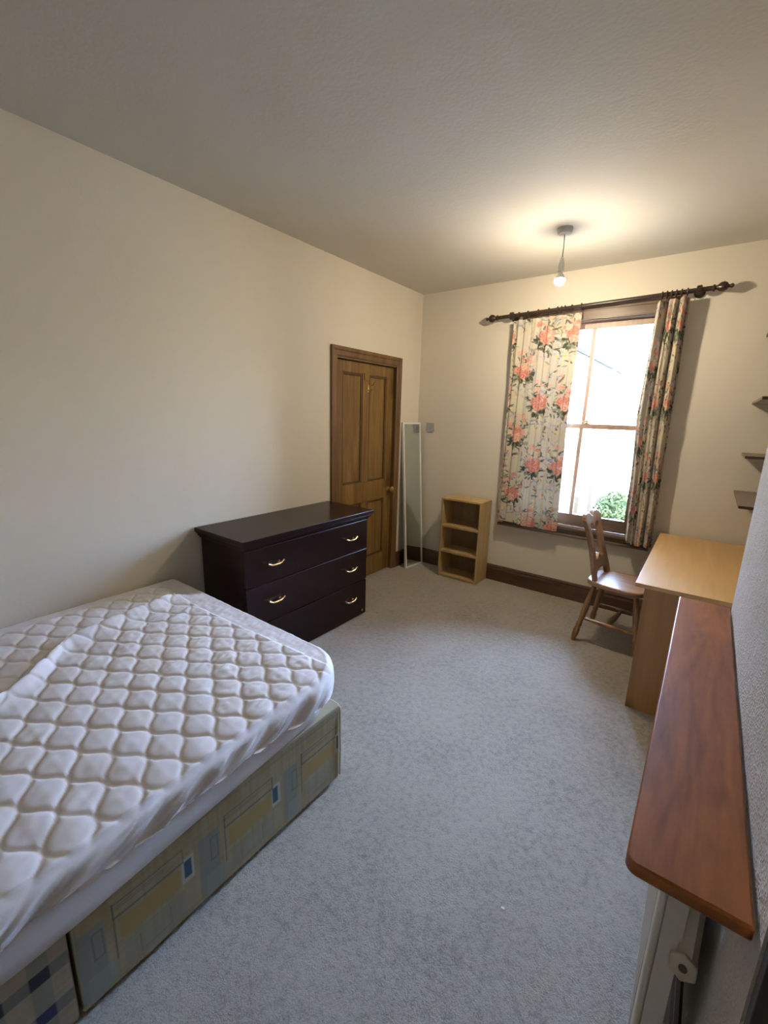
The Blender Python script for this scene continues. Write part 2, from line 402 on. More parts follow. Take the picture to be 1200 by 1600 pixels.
# ------------------------------------------------------------------ window
win = empty('window_1', (1.605, 0, .62)); tag(win, kind='structure')
def wpart(n, mb, mat='frame', bev=.002, par=None): return build(n, mb, M[mat], par or win, bevel=bev)
for x0, x1, io in ((1.035, 1.135, 1), (2.075, 2.175, -1)):
    wpart('architrave', MB().box(x0, x1, -.018, 0, .66, 2.352).box(x0 + (0 if io == 1 else .07), x1 - (.07 if io == 1 else 0), -.028, -.018, .66, 2.352))
wpart('architrave', MB().box(1.035, 2.175, -.018, 0, 2.352, 2.452).box(1.035, 2.175, -.030, -.018, 2.422, 2.452).box(1.035, 2.175, -.024, -.018, 2.352, 2.364))
wpart('box_frame', MB().box(WX0, 1.142, 0, .16, WZ0, WZ1).box(2.068, WX1, 0, .16, WZ0, WZ1).box(1.142, 2.068, 0, .16, 2.345, WZ1).box(1.142, 2.068, .02, .30, WZ0, .66))
wpart('stool', MB().prism(rpoly(-.055, .03, .640, .664, .006), 'x', .99, 2.215), bev=0)
wpart('apron', MB().box(1.02, 2.19, -.022, 0, .585, .640))
wpart('apron_moulding', MB().prism(rpoly(-.045, 0, .575, .598, .006), 'x', .975, 2.225), bev=0)
wpart('sill', MB().box(1.0, 2.2, .16, .36, .57, .64))
def sash(name, y0, y1, z0, z1, rb, rt):
    xa, xb = 1.142, 2.068; st = .043
    s = build(name, MB().box(xa, xa+st, y0, y1, z0, z1).box(xb-st, xb, y0, y1, z0, z1).box(xa+st, xb-st, y0, y1, z0, z0+rb), M['frame'] if rb > .06 else M['sash'], win, bevel=.002)  # lower sash sides and bottom rail take the darker wood as their shaded tone
    build('top_rail', MB().box(xa+st, xb-st, y0, y1, z1-rt, z1), M['sash'], s, bevel=.002)
    build('glazing_bar', MB().box(1.590, 1.619, y0+.004, y1-.004, z0+rb, z1-rt), M['sash'], s, bevel=.002)
    ym = (y0+y1)/2
    for a, b in ((xa+st, 1.596), (1.612, xb-st)):
        build('pane', MB().box(a, b, ym-.002, ym+.002, z0+rb, z1-rt), M['glass'], s)
    return s
s1 = sash('lower_sash', .030, .068, .664, 1.545, .105, .040)
s2 = sash('upper_sash', .072, .110, 1.505, 2.345, .038, .045)
ct = MB().lathe([(0,.022),(.006,.022),(.012,.008),(.02,.008),(.024,.012),(.03,.012),(.032,.001)], (1.64, .048, 1.545), (0,0,1), 14)
ct.tube([(1.60,.05,1.562),(1.64,.048,1.566),(1.69,.044,1.562)], [.004,.006,.007], 8)
build('sash_catch', ct, M['brass2'], s1, smooth=True)

# ------------------------------------------------------------------ curtain pole, rings, curtains
def polez(x): return 2.428 + (x - .95) * .0245
PY = -.095
d = Vector((1.70, 0, 1.70*.0245)).normalized()
pole = empty('curtain_pole', (1.6, PY, polez(1.6))); tag(pole, 'long dark turned wooden curtain pole with ball finials above the window', 'curtain pole')
build('pole', MB().tube([(.83, PY, polez(.83)), (2.355, PY, polez(2.355))], .0155, 18), M['pole'], pole, smooth=True)
FIN = [(0,.0155),(.006,.022),(.014,.022),(.020,.013),(.028,.016),(.045,.030),(.062,.033),(.078,.026),(.088,.011),(.094,.010),(.104,.015),(.114,.011),(.118,.001)]
build('finial', MB().lathe(FIN, (.845, PY, polez(.845)), -d, 20), M['pole'], pole, smooth=True)
build('finial', MB().lathe(FIN, (2.345, PY, polez(2.345)), d, 20), M['pole'], pole, smooth=True)
for x in (.965, 2.275):
    b = MB().lathe([(-.016,.024),(-.012,.030),(.012,.030),(.016,.024)], (x, PY, polez(x)), d, 20)
    b.lathe([(0,.034),(.012,.034),(.02,.018),(.05,.013),(-PY,.015)], (x, 0, polez(x)), (0,-1,0), 16)
    build('bracket', b, M['pole'], pole, smooth=True)
ORD = ['first','second','third','fourth','fifth','sixth','seventh','eighth','ninth']
RX = [1.029,1.105,1.19,1.277,1.345,1.375,1.402,1.454,1.525, 2.062,2.09,2.118,2.146,2.176,2.21]
for i, x in enumerate(RX):
    if i == 0:
        rb = MB().torus((0,0,0), (1,0,.0245), .0225, .0045, 22, 8).tube([(0,0,-.026),(0,0,-.036),(0,.004,-.042)], .0018, 6)
        ring0 = build('curtain_ring', rb, M['pole'], local=True, at=(0,0,0), smooth=True, angle=180)
        tag(ring0, 'dark wooden curtain ring threaded on the long pole', 'curtain ring', 'curtain rings on the pole'); r_ = ring0
    else:
        r_ = ring0.copy(); COL.objects.link(r_)
    r_.location = (x, PY, polez(x) - .0022)
    r_['label'] = ('%s dark curtain ring from the left end of the pole, above the wide curtain' % ORD[i]) if i < 9 else ('%s dark curtain ring from the right end of the pole, above the narrow curtain' % ORD[14-i])
    r_['group'] = 'curtain rings on the pole'

def fabric_print(u, v, seed=3, ks=1.0):
    """floral chintz print: u across the cloth, v = height, both in metres -> linear RGB"""
    rs = np.random.RandomState(seed)
    n_ = vnoise(u*9, v*9, 11); col = np.empty(u.shape + (3,))
    col[:] = (.55,.50,.39); col += .045*n_[..., None]*np.array([1,1,.7])
    def blob(cu, cv, a, b, ang, c, k=1.0, petal=0, ph=0):
        R = max(a, b)*1.25; sel = (np.abs(u-cu) < R) & (np.abs(v-cv) < R)
        if not sel.any(): return
        du = u[sel]-cu; dv = v[sel]-cv; ca, sa = math.cos(ang), math.sin(ang)
        p = (du*ca+dv*sa)/a; q = (-du*sa+dv*ca)/b; r = np.sqrt(p*p+q*q)
        th = np.arctan2(q, p); lim = 1 + (.14*np.sin(petal*th+ph) if petal else 0)
        w = np.clip((lim-r)/.16, 0, 1)*k
        cc = np.array(c)[None, :]*np.ones((len(r), 1))
        if petal: cc = cc*(1 + .28*np.sin(r*11+th*2+ph)[:, None]) + .10*(np.clip(r-.55, 0, 1))[:, None]
        col[sel] = col[sel]*(1-w[:, None]) + cc*w[:, None]
    def leaf(cu, cv, l, wd, ang, c, k=1): blob(cu, cv, l, wd, ang, c, k)
    dk = (.055,.060,.040); gg = (.23,.26,.18); bl = (.36,.38,.43); li = (.48,.38,.44); sal = (.56,.225,.16); pk = (.66,.37,.285); ye = (.72,.52,.22); tan = (.55,.42,.28)
    u0, u1, v0, v1 = u.min(), u.max(), v.min(), v.max()
    cols = [(.12, .00), (.29, .27), (.51, .27), (.40, .0)]
    P, Q = .56, .535
    for iu in range(int(math.floor(u0/P))-1, int(math.ceil(u1/P))+1):
        for iv in range(-1, 7):
            for ci, (cx, off) in enumerate(cols):
                x = iu*P + cx; y = iv*Q + off + .36
                if ci == 3:      # a looser spray of small lilac and yellow flowers
                    for _ in range(46): leaf(x+rs.uniform(-.09,.09), y+rs.uniform(-.20,.20), .022, .007, rs.uniform(0,6.3), [gg,tan,bl,dk][rs.randint(4)], .8)
                    for _ in range(13): blob(x+rs.uniform(-.08,.08), y+rs.uniform(-.14,.14), .013, .012, 0, [li,ye,bl,pk][rs.randint(4)], .85, 5, rs.rand()*6)
                    continue
                for _ in range(95):
                    a = rs.uniform(0, 6.28); r = rs.uniform(.04, .16)
                    leaf(x+r*math.cos(a)*.75, y+r*math.sin(a)*1.3, .022, .006, rs.uniform(0,6.3), [gg,tan,bl,dk,gg,li,dk][rs.randint(7)], .8)
                for q in range(26):                # dark ivy under and beside the roses
                    a = -1.57 + rs.uniform(-1.5, 1.5); r = rs.uniform(.045, .105)
                    leaf(x+r*math.cos(a)*.9, y+r*math.sin(a), rs.uniform(.020,.030), rs.uniform(.009,.013), a+rs.uniform(-.7,.7), dk if rs.rand() < .65 else gg, .93)
                for q in range(12):
                    a = rs.uniform(0, 6.28); r = rs.uniform(.05,.14); leaf(x+r*.7*math.cos(a), y+r*math.sin(a), .017, .007, a, dk, .85)
                for dx, dy, r in ((-.034,.016,.038),(.030,-.006,.042),(-.006,-.028,.038),(.008,.044,.033),(.050,.030,.026)):
                    blob(x+dx*ks+rs.uniform(-.006,.006), y+dy*ks, r*ks, r*.92*ks, 0, sal if rs.rand() < .55 else pk, .95, 5, rs.rand()*6)
                for _ in range(9): blob(x+rs.uniform(-.08,.08), y+rs.uniform(.06,.19), .019, .017, 0, [pk,sal,pk][rs.randint(3)], .8, 5, rs.rand()*6)
                for _ in range(7): blob(x+rs.uniform(-.08,.08), y-.15+rs.uniform(-.06,.06), .012, .012, 0, [li,bl,ye,li][rs.randint(4)], .8, 5, rs.rand()*6)
    return np.clip(col, .02, .85)

def curtain(name, label, left, right, ztop, zbot, folds, amp, ymid, stretch, u_off, seed):
    nu, nv = (150 if folds > 6 else 130), 400
    t = np.linspace(0, 1, nu)[:, None]; s = np.linspace(0, 1, nv)[None, :]   # s: 0 top .. 1 hem
    xl = np.interp(s, [a for a, b in left], [b for a, b in left]); xr = np.interp(s, [a for a, b in right], [b for a, b in right])
    ph = 2*math.pi*folds*t + 1.2*vnoise(t*3+seed+0*s, s*1.7, seed) + .6*seed
    A = amp*(.75 + .35*vnoise(t*5+0*s, s*3, seed+1)) * (1 - .15*s)
    x = xl + (xr-xl)*(t + .010*np.sin(ph*1.0+1.3))
    y = ymid + A*np.sin(ph) + .25*amp*np.sin(2.3*ph+1) + .004*vnoise(t*14+0*s, s*16, seed+2)
    z = ztop(t) - s*(ztop(t) - zbot(t))
    top = np.clip(1-s/.03, 0, 1); y = y + .0025*np.sin(ph*5)*top
    P = np.stack([x, y + 0*s, z + 0*x], -1)
    u = (xl*0 + .985 + t*stretch) - .985 + u_off + 0*s; v = z + 0*u
    col = fabric_print(u, v, 3, 1.0 if folds > 6 else .62)
    o = grid_obj(name, P, M['curtain'], None, col, at=(float(x.mean()), ymid, float(z.min())))
    return tag(o, label, 'curtain', 'floral curtains')
curtain('curtain', 'wide flat floral curtain hanging left of the bare window gap', [(0,.985),(1,.985)], [(0,1.53),(.5,1.512),(1,1.53)],
        lambda t: 2.385 + .012*t, lambda t: np.where(t < .36, .636, .618) + 0*t, 8, .013, -.092, .545, 0.0, 1)
curtain('curtain', 'narrow bunched floral curtain hanging beside the desk', [(0,2.040),(.12,2.036),(.45,2.014),(.85,2.055),(1,2.066)], [(0,2.235),(.55,2.238),(1,2.255)],
        lambda t: 2.405 + .02*t, lambda t: .625 + .035*(1-np.minimum(t*4, 1)), 3, .046, -.112, .62, .56, 4)

# ------------------------------------------------------------------ pendant lamp
PX, PYL = 1.566, -.853
lamp = empty('pendant_lamp', (PX, PYL, H)); tag(lamp, 'bare lit bulb hanging on a short flex from a grey ceiling rose', 'ceiling lamp')
build('ceiling_rose', MB().lathe([(0,.046),(.004,.046),(.026,.043),(.031,.038),(.033,.012),(.036,.006)], (PX, PYL, H), (0,0,-1), 28), M['rose'], lamp, smooth=True)
build('flex', MB().tube([(PX, PYL, H-.033), (PX+.002, PYL, H-.10), (PX+.001, PYL, 2.572)], .0032, 8), M['cord'], lamp, smooth=True)
build('lamp_holder', MB().lathe([(0,.004),(.004,.008),(.03,.015),(.034,.017),(.037,.0155),(.040,.017),(.082,.0185),(.088,.017),(.09,.012)], (PX, PYL, 2.577), (0,0,-1), 20), M['plastic'], lamp, smooth=True)
build('bulb', MB().lathe([(0,.0311),(.005,.0312),(.012,.0309),(.022,.028),(.031,.021),(.037,.012),(.039,.001)], (PX, PYL, 2.448), (0,0,-1), 24), M['bulb'], lamp, smooth=True, angle=180)

build('bulb_neck', MB().lathe([(0,.0125),(.010,.014),(.020,.022),(.032,.029),(.0395,.0308),(.040,.029)], (PX, PYL, 2.488), (0,0,-1), 24), M['plastic'], lamp, smooth=True)
# ------------------------------------------------------------------ light switch
sw = empty('light_switch', (.157, 0, 1.457)); tag(sw, 'square grey switch plate on the wall right of the leaning mirror', 'light switch')
build('plate', MB().prism(rpoly(.111, .203, 1.411, 1.503, .006), 'y', -.010, 0), M['grey'], sw, bevel=.002)
build('rocker', MB().box(.142, .172, -.015, -.009, 1.437, 1.477), M['grey'], sw, bevel=.002)
for x in (.125, .189): build('screw', MB().lathe([(0,.004),(.0015,.0035),(.002,.001)], (x, -.010, 1.457), (0,-1,0), 10), M['brass2'], sw)

# ------------------------------------------------------------------ leaning mirror
A_ = Vector((.135, -.325, .0)); Bv = Vector((.168, -.052, .0)); T_ = Vector((.036, -.205, 1.502))
wd = (Bv-A_).length; ex = (Bv-A_).normalized(); mid = (A_+Bv)/2
up = (T_-mid); up = (up - ex*up.dot(ex)); hh = up.length; ez = up.normalized(); en = ex.cross(ez).normalized()   # en faces +x
if en.x < 0: en = -en
mir = empty('leaning_mirror', mid); tag(mir, 'tall narrow white framed mirror leaning in the corner beside the door', 'mirror')
def mbox(a0, a1, b0, b1, c0, c1):
    m = MB().box(a0, a1, b0, b1, c0, c1); m.v = [tuple(mid + ex*p[0] + ez*p[1] + en*p[2]) for p in m.v]; return m
w2 = wd/2; fw = .017
for a in (mbox(-w2, -w2+fw, 0, hh, -.02, .004), mbox(w2-fw, w2, 0, hh, -.02, .004), mbox(-w2+fw, w2-fw, 0, fw, -.02, .004), mbox(-w2+fw, w2-fw, hh-fw, hh, -.02, .004)):
    build('frame', a, M['white'], mir, bevel=.002)
build('mirror_glass', mbox(-w2+fw, w2-fw, fw, hh-fw, -.016, -.002), M['mirror'], mir)

# ------------------------------------------------------------------ bookcase
bk = empty('bookcase', (.69, -.14, 0)); tag(bk, 'low open light oak bookcase with three empty compartments against the window wall', 'bookcase')
X0, X1, Y0, Y1, Z1 = .481, .899, -.262, -.024, .803
build('side_panel', MB().box(X0, X0+.017, Y0, Y1, 0, Z1-.017), M['oak'], bk, bevel=.0012)
build('side_panel', MB().box(X1-.017, X1, Y0, Y1, 0, Z1-.017), M['oak'], bk, bevel=.0012)
build('top_panel', MB().box(X0, X1, Y0, Y1, Z1-.017, Z1), M['oak'], bk, bevel=.0012)
for z in (.006, .258, .515): build('shelf', MB().box(X0+.017, X1-.017, Y0+.003, Y1-.006, z, z+.020), M['oak'], bk, bevel=.0012)
build('back_panel', MB().box(X0+.017, X1-.017, Y1-.006, Y1-.001, .006, Z1-.017), M['oakback'], bk)

# ------------------------------------------------------------------ chest of drawers
ch = empty('chest_of_drawers', (.25, -1.955, 0)); tag(ch, 'dark mahogany three drawer chest with brass handles between bed and door', 'chest of drawers')
cy0, cy1, cx1 = -2.512, -1.400, .470
build('carcass', MB().box(.025, cx1-.020, cy0, cy1, 0, .792), M['chest'], ch, bevel=.002)
prof = lambda g: rpoly(.012-.0, cx1+g, cy0-g, cy1+g, [.004]*4, 2)
build('top_moulding', MB().prism(prof(.006), 'z', .792, .806).prism(prof(.018), 'z', .806, .822).prism(prof(.026), 'z', .822, .832), M['chest'], ch, bevel=.003)
build('top', MB().prism(prof(.036), 'z', .832, .860), M['chest'], ch, bevel=.006)
for z0, z1 in ((.560, .786), (.303, .553), (.012, .296)):
    dr = build('drawer', MB().box(cx1-.019, cx1, cy0+.002, cy1-.002, z0, z1), M['chest'], ch, bevel=.003)
    zc = {.560: .672, .303: .430, .012: .180}[z0]
    for y in (-2.305, -1.603):
        h = MB()
        for s in (-1, 1): h.lathe([(0,.009),(.004,.009),(.008,.005),(.022,.005)], (cx1, y+s*.038, zc), (1,0,0), 12)
        pts = []; rad = []
        for i in range(15):
            t = i/14*2-1
            pts.append((cx1+.022+.006*(1-t*t), y+t*.060, zc - .004*(1-t*t) + .010*max(0, abs(t)-.55)*2.2)); rad.append(.0038 + .0035*(1-abs(t))**.8 + (.002 if abs(t) > .9 else 0))
        h.tube(pts, rad, 10)
        build('handle', h, M['brass'], dr, smooth=True, angle=60)
build('badge', MB().lathe([(0,.010),(.002,.010),(.003,.007),(.003,.001)], (cx1, -1.445, .045), (1,0,0), 18), M['brass2'], ch, smooth=True)

# ------------------------------------------------------------------ bed: two divan halves, mattress, quilted protector
def divan_print_1(y, z):
    c = np.empty(y.shape + (3,)); c[:] = (.315,.262,.150)
    c += (.03*vnoise(y*120, z*9, 5) + .02*vnoise(y*8, z*160, 6))[..., None]
    def R(y0, y1, z0, z1, cc, k=1.0):
        s = (y > y0) & (y < y1) & (z > z0) & (z < z1); c[s] = c[s]*(1-k) + np.array(cc)*k
    def frame(y0, y1, z0, z1, w, cc, k=.7):
        R(y0, y1, z0, z0+w, cc, k); R(y0, y1, z1-w, z1, cc, k); R(y0, y0+w, z0, z1, cc, k); R(y1-w, y1, z0, z1, cc, k)
    for o in (0, .337, .674, -.337):
        y0 = -2.76 - o
        R(y0-.29, y0-.22, .04, .265, (.19,.215,.205), .7)           # blue-grey upright
        R(y0-.27, y0-.20, .0, .11, (.27,.28,.24), .6)
        R(y0-.185, y0-.012, .155, .222, (.34,.235,.085), .9)       # ochre bar
        frame(y0-.20, y0, .235, .285, .005, (.11,.115,.10)); frame(y0-.197, y0-.06, .262, .272, .003, (.16,.17,.16))
        R(y0-.200, y0-.196, .10, .29, (.10,.10,.085), .8)
        frame(y0-.25, y0-.222, .155, .24, .004, (.13,.13,.11))
        R(y0-.345, y0-.305, .155, .245, (.42,.42,.36), .8); R(y0-.338, y0-.314, .170, .234, (.022,.07,.115), .95)
        R(y0-.18, y0, .04, .135, (.25,.245,.20), .5); R(y0-.36, y0-.30, .05, .14, (.34,.29,.19), .5)
        frame(y0-.14, y0-.05, .055, .12, .003, (.17,.16,.13), .5)
    R(-9, 9, .335, .35, (.20,.18,.13), .5)
    return np.clip(c, .01, .9)
def divan_print_2(y, z):
    c = np.empty(y.shape + (3,)); c[:] = (.33,.275,.20)
    c += (.03*vnoise(y*120, z*9, 8) + .02*vnoise(y*8, z*160, 9))[..., None]
    def R(y0, y1, z0, z1, cc, k=1.0):
        s = (y > y0) & (y < y1) & (z > z0) & (z < z1); c[s] = c[s]*(1-k) + np.array(cc)*k
    for i in range(8):
        y0 = -3.77 - i*.09
        R(y0-.042, y0, 0, .5, (.20,.21,.175), .75)
    for z0 in (.100, .222): R(-9, 9, z0, z0+.038, (.105,.13,.125), .7)
    for i in range(8):
        y0 = -3.77 - i*.09
        for z0, k in ((.100, (.020,.024,.085)), (.222, (.020,.028,.045))): R(y0-.042, y0, z0, z0+.038, k, .9)
    return np.clip(c, .01, .9)
BX0, BX1, BT = .055, 1.412, .372
def divan(name, label, y0, y1, prt, rfar):
    d_ = empty(name, ((BX0+BX1)/2, (y0+y1)/2, 0)); tag(d_, label, 'divan base')
    build('base_body', MB().prism(rpoly(BX0, BX1, y0, y1, [.004, rfar, .004, .004], 6), 'z', .022, BT), M['divan'], d_, bevel=.008)
    ys = np.linspace(y0+.004, y1-rfar-.0, int((y1-y0)/.004)); zs = np.linspace(.026, BT-.010, 86)
    Y, Z = np.meshgrid(ys, zs, indexing='ij')
    X = BX1 + .0035 + .0015*vnoise(Y*9, Z*7, 4)
    grid_obj('side_cloth', np.stack([X, Y, Z], -1), M['print'], d_, prt(Y, Z), at=(BX1, (y0+y1)/2, .03))
    for x in (.2, 1.28):
        for y in (y0+.12, y1-.12): build('glide', MB().lathe([(0,.02),(.022,.024)], (x, y, 0), (0,0,1), 12), M['hole'], d_)
    return d_
d1 = divan('divan_base', 'divan bed base half in beige print with ochre bars and blue rectangles', -3.722, -2.738, divan_print_1, .012)
d2 = divan('divan_base', 'divan bed base half in blue and beige checked cloth nearest the camera', -4.660, -3.730, divan_print_2, .004)
pp = MB().tube([(BX1+.003, -2.737, .03), (BX1+.003, -2.737, .20), (BX1+.003, -2.737, BT-.03), (BX1-.002, -2.737, BT-.014), (BX1-.014, -2.735, BT-.005), (BX1-.05, -2.734, BT-.004), (BX0+.1, -2.734, BT-.004)], .006, 8)
build('piping', pp, M['piping'], d1, smooth=True)

MX0, MX1, MY0, MY1 = .02, 1.484, -4.64, -2.705
def taper(x, y): return .085*np.clip((y+3.75)/1.0, 0, 1)*np.clip((x-.3)/1.1, 0, 1)   # the mattress lies slightly askew
def wrap(s, t, x0, x1, y0, y1, z0, Rc, r, maxdrop):
    """drape the flat coordinates s (x) and t (y) over a round-cornered block; returns x, y, z and the drop below the top edge"""
    Rc = np.where(s < (x0+x1)/2, .045, Rc)
    cx = np.clip(s, x0+Rc, x1-Rc); cy = np.clip(t, y0+Rc, y1-Rc)
    dx, dy = s-cx, t-cy; rho = np.sqrt(dx*dx+dy*dy)+1e-9
    a0 = Rc-r; q = r*math.pi/2
    rr = np.minimum(rho, a0+q+maxdrop); a = np.clip(rr-a0, 0, None)
    arc = np.minimum(a, q)
    hor = np.where(rr <= a0, rr, a0 + r*np.sin(arc/r)); z = z0 - np.where(rr <= a0, 0, r*(1-np.cos(arc/r))) - np.clip(a-q, 0, None)
    return cx+dx/rho*hor, cy+dy/rho*hor, z, a, dx/rho, dy/rho
# mattress body: two shells (top and bottom) around its border
mb = MB(); outl = rpoly(MX0, MX1, MY0, MY1, [.05,.20,.05,.05], 10)
_o = []
for p_, q_ in zip(outl, outl[1:] + outl[:1]):
    k_ = max(1, int(math.hypot(q_[0]-p_[0], q_[1]-p_[1])/.08)); _o += [(p_[0]+(q_[0]-p_[0])*j/k_, p_[1]+(q_[1]-p_[1])*j/k_) for j in range(k_)]
outl = _o; nO = len(outl)
lev = [(.3755,-.05,1),(.3745,-.014,1),(.385,-.002,1),(.42,.003,.9),(.46,.004,.75),(.51,.0,.6),(.545,-.012,.5),(.556,-.04,.5)]
cxm, cym = (MX0+MX1)/2, (MY0+MY1)/2
vs = []; fs = []
for z, off, tw in lev:
    for (x, y) in outl:
        vs.append((x + off*(1 if x > cxm else -1) - tw*float(taper(x, y)), y + off*(1 if y > cym else -1), z if x > cxm or z > .375 else .3755))
for i in range(len(lev)-1):
    for k_ in range(nO): fs.append((i*nO+k_, i*nO+(k_+1)%nO, (i+1)*nO+(k_+1)%nO, (i+1)*nO+k_))
fs.append(tuple(range(nO))[::-1]); fs.append(tuple((len(lev)-1)*nO+k_ for k_ in range(nO)))
mb.add(vs, fs)
mat_o = build('mattress', mb, M['mattress'], smooth=True, angle=180); tag(mat_o, 'thick white double mattress lying on the divan bases', 'mattress')

QX0, QX1, QY1 = .02, 1.492, -2.695
sx = np.concatenate([np.arange(-.11, .10, .012), np.arange(.10, 1.60, .0055)])
ty = np.concatenate([np.arange(-4.76, -3.98, .012), np.arange(-3.98, -2.58, .0055)])
Sg, Tg = np.meshgrid(sx, ty, indexing='ij')
x, y, z, a, nx, ny = wrap(Sg, Tg, QX0, QX1, -4.655, QY1, .578, .21, .030, .058)
hq, wq, Aq = .056, .0945, .0255
phs = np.cos(math.pi*(Sg-1.421)/wq); phs = phs*(1.22-.22*phs**2); dmin = np.full(Sg.shape, 9.0)
k0 = np.round((Tg+3.467)/hq).astype(int)
for dk_ in (-2, -1, 0, 1, 2):
    kk = k0+dk_; yl = -3.467 + kk*hq + np.where(kk % 2 == 0, 1, -1)*Aq*phs + hq/2
    slope = Aq*math.pi/wq*np.abs(np.sin(math.pi*(Sg-1.421)/wq))
    dmin = np.minimum(dmin, np.abs(Tg-yl)/np.sqrt(1+slope**2))
inq = np.clip((1.482-Sg)/.012, 0, 1)*np.clip((Sg-.10)/.02, 0, 1)*np.clip((-2.805 - .02*np.sin(Sg*3) - Tg)/.012, 0, 1)
puff = .0065*(1-np.exp(-(dmin/.0062)**1.2))*inq + .0045*np.clip(dmin/.056,0,1)*inq
wr = (.0022*vnoise(Sg*38+Tg*22, Tg*30-Sg*20, 21) + .0035*vnoise(Sg*11, Tg*13, 22))*(.4+.6*vnoise(Sg*3, Tg*3, 23)**2)
wr += .0030*np.abs(vnoise(Sg*60, Tg*26, 24))*np.clip((Tg+3.35)/.3, 0, 1)
# a long soft ridge of loose fabric running back towards the wall
px, py = np.array([.78, .62, .41, .36, .31]), np.array([-3.80, -3.57, -3.37, -3.10, -2.86])
rx_ = np.interp(Tg, py, px); dr_ = (Sg-rx_)
ridge = .030*np.exp(-(np.clip(dr_, 0, None)/.045)**2 - (np.clip(-dr_, 0, None)/.018)**2)*np.clip((Tg+3.95)/.2, 0, 1)*np.clip((-2.78-Tg)/.12, 0, 1)
ridge += .007*np.exp(-((Sg-rx_-.16+.06*np.sin(Tg*9))/.02)**2)*np.clip((Tg+3.3)/.2, 0, 1)*np.clip((-2.8-Tg)/.1, 0, 1)
side = np.clip((a-.010)/.05, 0, 1)
gath = side*(1-.75*np.clip((Tg+3.05)/.3, 0, 1))*(.012*vnoise(Tg*17+Sg*17, a*9+3, 31) + .012*np.abs(vnoise(Tg*40+Sg*36+a*30, a*14, 32)))
top = 1-np.clip(a/.05, 0, 1)
sag = -.010*np.exp(-((Sg-.9)**2+(Tg+3.7)**2)/.5)
z = z + (puff+wr+ridge+sag)*np.clip(top+.25, 0, 1) + .004*np.exp(-((a-.006)/.006)**2)
hem = .016*vnoise(Tg*7+Sg*7, 0*a+1, 33)*np.clip(a-.06, 0, 1)/.05
x = x + nx*(gath+.004*side); y = y + ny*(gath+.004*side); z = z+hem
x = np.maximum(x - .5*taper(x, y), .004)
pro = grid_obj('mattress_protector', np.stack([x, y, z], -1), M['protector'], at=(.75, -3.67, .50))
tag(pro, 'white quilted mattress protector with wavy stitching spread over the mattress', 'mattress protector')

# ------------------------------------------------------------------ desk
dk = empty('desk', (2.6, -.7, 0)); tag(dk, 'plain light beech desk standing in the alcove under the window wall', 'desk')
TX0, TX1, TY0, TY1 = 2.290, 2.915, -1.372, -.030
build('desktop', MB().box(TX0, TX1, TY0, TY1, .717, .739), M['beech'], dk, bevel=.0015)
for y in (-1.357, -.085): build('end_panel', MB().box(2.335, 2.86, y, y+.02, 0, .717), M['beech_panel'], dk, bevel=.0012)
build('modesty_panel', MB().box(2.80, 2.816, -1.337, -.085, .30, .717), M['beech_panel'], dk)

# ------------------------------------------------------------------ chair (built facing local +x)
cr = empty('dining_chair', (2.130, -.560, 0), math.radians(-6)); tag(cr, 'varnished pine chair with heart topped splat back tucked under the desk', 'chair')
SZ = .462
out = []
for i in range(48):
    t_ = 2*math.pi*i/48; c_, s_ = math.cos(t_), math.sin(t_)
    e = 2/4.5 if c_ > 0 else 2/3.0
    px_ = (abs(c_)**e)*(1 if c_ > 0 else -1)*.195; py_ = (abs(s_)**(2/4.0))*(1 if s_ > 0 else -1)*(.195 + .010*px_/.195)
    out.append((px_, py_))
build('seat', MB().prism(out, 'z', SZ-.036, SZ), M['chairseat'], cr, local=True, bevel=.008, smooth=True)
def leg(top_, foot, front=False):
    t_, f_ = Vector(top_), Vector(foot); Lg = (f_-t_).length
    pf = [(0,.015),(.05,.0165),(.10,.017),(.30,.0215),(.42,.0225),(.55,.020),(.66,.0165),(.70,.0205),(.72,.0205),(.74,.0165),(.82,.0225),(.88,.021),(1.0,.0125)]
    return MB().lathe([(h*Lg, r) for h, r in pf], t_, f_-t_, 14)
tops = {(-1,-1): ((-.125,-.130,SZ-.03), (-.205,-.215,0)), (-1,1): ((-.125,.130,SZ-.03), (-.205,.195,0)), (1,-1): ((.140,-.140,SZ-.03), (.205,-.185,0)), (1,1): ((.140,.140,SZ-.03), (.205,.185,0))}
for k_, (a_, b_) in tops.items(): build('leg', leg(a_, b_), M['chair'], cr, local=True, smooth=True)
def lpt(k_, zz):
    a_, b_ = Vector(tops[k_][0]), Vector(tops[k_][1]); f = (a_.z-zz)/(a_.z-b_.z); return a_.lerp(b_, f)
ST = [(0,.009),(.12,.011),(.35,.014),(.5,.0165),(.65,.014),(.88,.011),(1,.009)]
def stretcher(p, q, k=1.0):
    p, q = Vector(p), Vector(q); l = (q-p).length
    build('stretcher', MB().lathe([(h*l, r*k) for h, r in ST], p, q-p, 12), M['chair'], cr, local=True, smooth=True)
pn, pf_ = (lpt((-1,-1), .175), lpt((1,-1), .165)), (lpt((-1,1), .175), lpt((1,1), .165))
stretcher(*pn); stretcher(*pf_); stretcher(pn[0].lerp(pn[1], .5), pf_[0].lerp(pf_[1], .5), 1.15)
